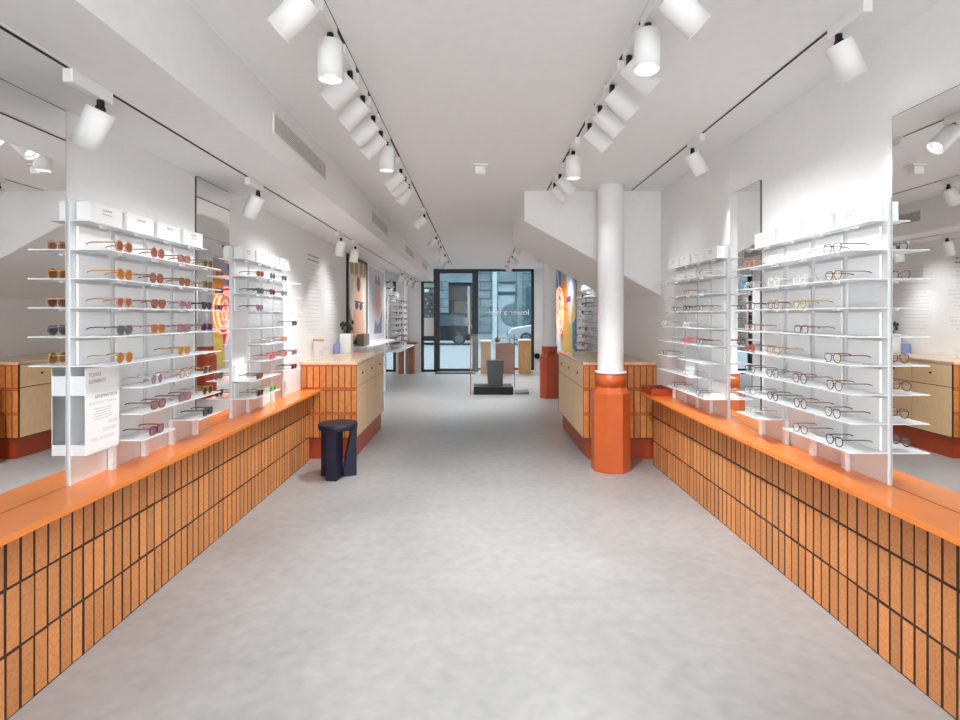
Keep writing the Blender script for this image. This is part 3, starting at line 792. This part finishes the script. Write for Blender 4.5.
# colour-field mural with neon sign
M['mblue'] = mat('mural_blue', (.03, .16, .36), .6); M['myel'] = mat('mural_yellow', (.72, .40, .05), .6); M['mol'] = mat('mural_olive', (.50, .36, .08), .6); M['mgrey'] = mat('mural_grey', (.50, .50, .58), .6); M['mpurp'] = mat('mural_purple', (.14, .05, .22), .6); M['mpale'] = mat('mural_pale', (.55, .66, .72), .6); M['mred'] = mat('mural_red', (.35, .06, .04), .6)
t = thing('wall_mural', 'tall abstract mural in blue, grey and yellow behind the neon sign', 'mural', (XR, 9.45, .35))
quadpanel(t, 'mural_print', XR, -1, 9.45, 12.05, .35, 2.55, [
  ('mblue', [(.68, .55), (1, .45), (1, 1), (.66, 1)]), ('mpale', [(.72, .70), (.78, .72), (.92, 1), (.84, 1)]), ('mpale', [(.84, .66), (.90, .68), (1, .86), (1, .95)]),
  ('myel', [(.28, .45), (.35, .70), (.52, .95), (.60, .72), (.62, .45)]), ('mol', [(0, 0), (.62, 0), (.60, .42), (.40, .50), (.22, .40), (.12, .62), (0, .70)]),
  ('mblue', [(0, .74), (.16, .80), (.16, 1), (0, 1)]), ('mblue', [(.0, .18), (.14, .22), (.14, .42), (0, .46)]), ('mpurp', [(.22, .60), (.40, .59), (.40, .64), (.22, .65)]), ('mpale', [(.68, 0), (1, 0), (1, .42), (.74, .42)]), ('mred', [(.60, .18), (.66, .36), (.52, .40), (.58, .3)])], 'mgrey', .012)
t = thing('neon_sign', 'glowing pink-orange neon sign of nested ovals mounted on the mural', 'neon sign', (XR-.022, 10.95, 1.52))
b = MB()
for q, (ry, rz) in enumerate(((.50, .46), (.39, .38), (.28, .33), (.13, .2))):
    b.tube([(-.05, ry*math.cos(2*PI*k/28)+.03*math.sin(q*2), rz*math.sin(2*PI*k/28)*(1+.1*math.sin(4*PI*k/28))) for k in range(28)], .011, 'neon', 8, True)
b.tube([(-.05, -.38, .32), (-.05, -.2, .1), (-.05, 0, -.05), (-.05, .15, -.28), (-.05, .1, -.62)], .011, 'neon', 8)
b.build('neon_tube', t)
b = MB()
for a in (0, PI/2, PI, 3*PI/2): b.cyl((0, .50*math.cos(a), .46*math.sin(a)), (-.05, .50*math.cos(a), .46*math.sin(a)), .006, 'black', 8)
b.build('standoff', t)

# ------------------------------------------------------------------ things on counters
CT = .951
t = thing('glass_jar', 'clear glass storage jar with a cork lid on the counter', 'jar', (-1.655, 5.64, CT))
MB().lathe([(.052, 0), (.056, .004), (.056, .17), (.050, .178), (.050, .185), (.047, .185), (.047, .178), (.052, .168), (.052, .008), (.0, .008)], (0, 0, 0), 'glass', 32, caps=False).build('jar_body', t)
MB().lathe([(.052, .186), (.056, .189), (.056, .206), (.052, .209)], (0, 0, 0), 'cork', 32).build('cork_lid', t)
def tumbler(x, y, label):
    t = MB().lathe([(.0, 0), (.028, 0), (.034, .10), (.032, .10), (.026, .006), (0, .006)], (0, 0, 0), 'glass', 24, caps=False).build('glass_tumbler', loc=(x, y, CT))
    tag(t, label, 'glass', 'tumblers on the counter')
tumbler(-1.575, 5.50, 'small clear tumbler in front of the cork-lidded jar')
tumbler(-1.57, 5.66, 'small clear tumbler beside the cork-lidded jar, toward the blue card')
tag(MB().box(-.03, .03, -.035, .035, 0, .115, 'blue', .001).build('blue_card_box', loc=(-1.685, 6.50, CT)), 'small lavender-blue card box standing beside the white planter', 'box')
t = thing('white_planter', 'square white planter holding a dark little plant on the counter', 'planter', (-1.60, 6.62, CT))
MB().box(-.068, .068, -.068, .068, 0, .235, 'card', .006).build('pot', t)
MB().box(-.062, .062, -.062, .062, .233, .237, 'leaf').build('soil', t)
b = MB(); random.seed(12)
for k in range(16):
    a = random.uniform(0, 2*PI); l = random.uniform(.04, .10); h = random.uniform(.05, .14)
    p = Vector((random.uniform(-.03, .03), random.uniform(-.03, .03), .235)); q = p+Vector((math.cos(a)*l*.5, math.sin(a)*l*.5, h))
    b.tube([p, (p+q)/2+Vector((0, 0, .02)), q], .003, 'leaf', 5)
    b.sphere(q, .016, 'leaf', 8, (1, .5, 1.5))
b.build('foliage', t)
# red tray with glasses at the end of the eyeglasses bench
t = thing('red_tray', 'red low-sided tray at the column end of the bench', 'tray', (1.60, 4.98, BT))
b = MB().box(-.055, .13, -.20, .09, 0, .008, 'rpaint').box(-.055, -.049, -.20, .09, .008, .065, 'rpaint').box(.124, .13, -.20, .09, .008, .065, 'rpaint').box(-.049, .124, -.20, -.194, .008, .065, 'rpaint').box(-.049, .124, .084, .09, .008, .065, 'rpaint')
b.build('tray_body', t)
for i in range(2):
    g = glasses('R2', 7, 0, ['brown', 'black'][i], 'square', 'clearlens', True, zz=BT+.0085, yy=4.94+i*.11, xx=1.638, label=['brown square eyeglasses lying in the red tray, nearer the bench display', 'black square eyeglasses lying in the red tray, nearer the counter'][i], group='glasses in the red tray')
    g.rotation_euler = (0, 0, PI/2*.02)

# ledges, console table, window plinths
tag(MB().box(.022, .20, 0, 2.5, 0, .03, 'card', .003).build('wall_ledge', loc=(XL, 7.5, .945)), 'white wall ledge under the unframed pale poster', 'ledge')
t = thing('taupe_box', 'taupe fabric box standing on the wall ledge under the posters', 'box', (XL+.04, 7.56, .975))
MB().box(0, .10, 0, .40, 0, .17, 'taupe', .01).build('box_body', t)
tag(MB().box(.012, .24, 0, 2.3, 0, .03, 'card', .003).build('wall_ledge', loc=(XL, 10.4, .70)), 'white wall ledge under the display near the street door', 'ledge')
t = thing('console_table', 'small walnut console table with one slab leg beside the street window', 'table', (-1.58, 13.2, 0))
MB().box(-.12, .13, -.22, .22, .72, .755, 'walnut', .003).build('tabletop', t); MB().box(-.07, .05, -.15, .15, 0, .72, 'walnut', .003).build('leg', t)
for i, (xa, xb, h, m, lab) in enumerate(((.09, .34, .80, 'oak', 'oak display plinth by the window, next to the door frame'), (.45, .90, .74, 'walnut', 'dark walnut display plinth between the two oak plinths'), (1.02, 1.31, .83, 'oak', 'oak display plinth by the window, next to the side wall'))):
    t = thing('display_plinth', lab, 'plinth', ((xa+xb)/2, 13.22, 0), 'wooden plinths in the window')
    w = (xb-xa)/2
    MB().box(-w, w, -.16, .16, 0, h-.03, m, .003).build('plinth_body', t)
    MB().box(-w, w, -.16, .16, h-.03, h, 'card' if m == 'oak' else m, .002).build('plinth_top', t)
    if i == 1: MB().box(-w-.0, w, -.162, -.16, .52, .535, 'fdark').build('dark_strip', t)  # thin dark strip laid across the front face
t = thing('black_desk_lamp', 'black round-headed lamp on a thin arm standing on the walnut plinth', 'lamp', (.80, 13.22, .74))
MB().cyl((0, 0, 0), (0, 0, .01), .05, 'black').build('base', t); MB().tube([(0, 0, .01), (0, 0, .10), (-.12, 0, .12), (-.26, 0, .08)], .008, 'black', 8).build('arm', t)
MB().sphere((-.30, 0, .08), .07, 'black').build('lamp_head', t)
t = thing('black_wall_lamp', 'black round lamp on a thin arm on the wall strip right of the street window', 'lamp', (1.50, YF, .40))
MB().cyl((0, 0, 0), (0, -.06, 0), .07, 'black', 24).build('disc', t); MB().tube([(0, -.04, 0), (-.2, -.08, .13), (-.48, -.1, .25)], .007, 'black', 8).build('arm', t)

# glass vitrine in the aisle
t = thing('glass_vitrine', 'glass display case on a low black base in the middle aisle', 'display case', (.285, 9.85, 0))
MB().box(-.345, .36, -.25, .25, 0, .135, 'black', .004).build('base', t)
g = MB(); x0, x1, ya, yb, z0, z1 = -.40, .385, -.25, .25, .0, 1.06
g.box(x0, x0+.008, ya, yb, z0, z1, 'glass').box(x1-.008, x1, ya, yb, .135, z1, 'glass').box(x0+.008, x1-.008, ya, ya+.008, .135, z1, 'glass').box(x0+.008, x1-.008, yb-.008, yb, .135, z1, 'glass').box(x0, x1, ya, yb, z1, z1+.008, 'glass')
g.build('glass_case', t)
e = MB().box(x0-.006, x0+.012, ya-.01, ya, 0, z1+.008, 'walnut').build('edge_strip', t)
e = MB().box(x1-.006, x1+.004, ya-.006, ya, .135, z1+.008, 'black').build('edge_strip', t)
t = thing('black_display_block', 'black ridged display block standing inside the glass case', 'display block', (.33, 9.85, .135))
MB().prism([(-.13, 0), (.13, 0), (.15, .36), (-.15, .36)], 'y', -.13, .13, 'black').build('block_body', t)
MB().box(-.155, .155, -.14, .14, .36, .46, 'black', .004).build('block_cap', t)
b = MB()
for k in range(5): b.box(-.11+k*.05, -.09+k*.05, -.138, -.13, .03, .33, 'fdark')
b.build('ridges', t)
tag(MB().prism([(-.10, 0), (.14, 0), (.14, .05), (-.10, .02)], 'y', -.2, .15, 'grey').build('floor_wedge', loc=(.79, 9.85, 0)), 'low grey wedge on the floor against the black case base', 'wedge')

# ------------------------------------------------------------------ world, camera
w = bpy.data.worlds.new('world'); sc.world = w; w.use_nodes = True
bg = w.node_tree.nodes['Background']
bg.inputs[0].default_value = (.91, .96, 1.0, 1); bg.inputs[1].default_value = 4.8

cam = bpy.data.cameras.new('camera'); co = bpy.data.objects.new('camera', cam); COL.objects.link(co)
co.location = (0, 0, 1.4); co.rotation_euler = (PI/2, 0, 0)
cam.sensor_width = 36; cam.lens = 36*540/960; cam.shift_x = 3/960; cam.shift_y = -44/960; cam.clip_start = .05; cam.clip_end = 200
sc.camera = co
sc.view_settings.view_transform = 'Standard'; sc.view_settings.look = 'None'; sc.view_settings.exposure = 1.02; sc.view_settings.gamma = 1.0; sc.view_settings.use_curve_mapping = False
sc.cycles.max_bounces = 10; sc.cycles.diffuse_bounces = 6; sc.cycles.glossy_bounces = 6; sc.cycles.transparent_max_bounces = 24
sc.cycles.use_denoising = True; sc.cycles.sample_clamp_indirect = 6
sc.cycles.caustics_reflective = False; sc.cycles.caustics_refractive = False
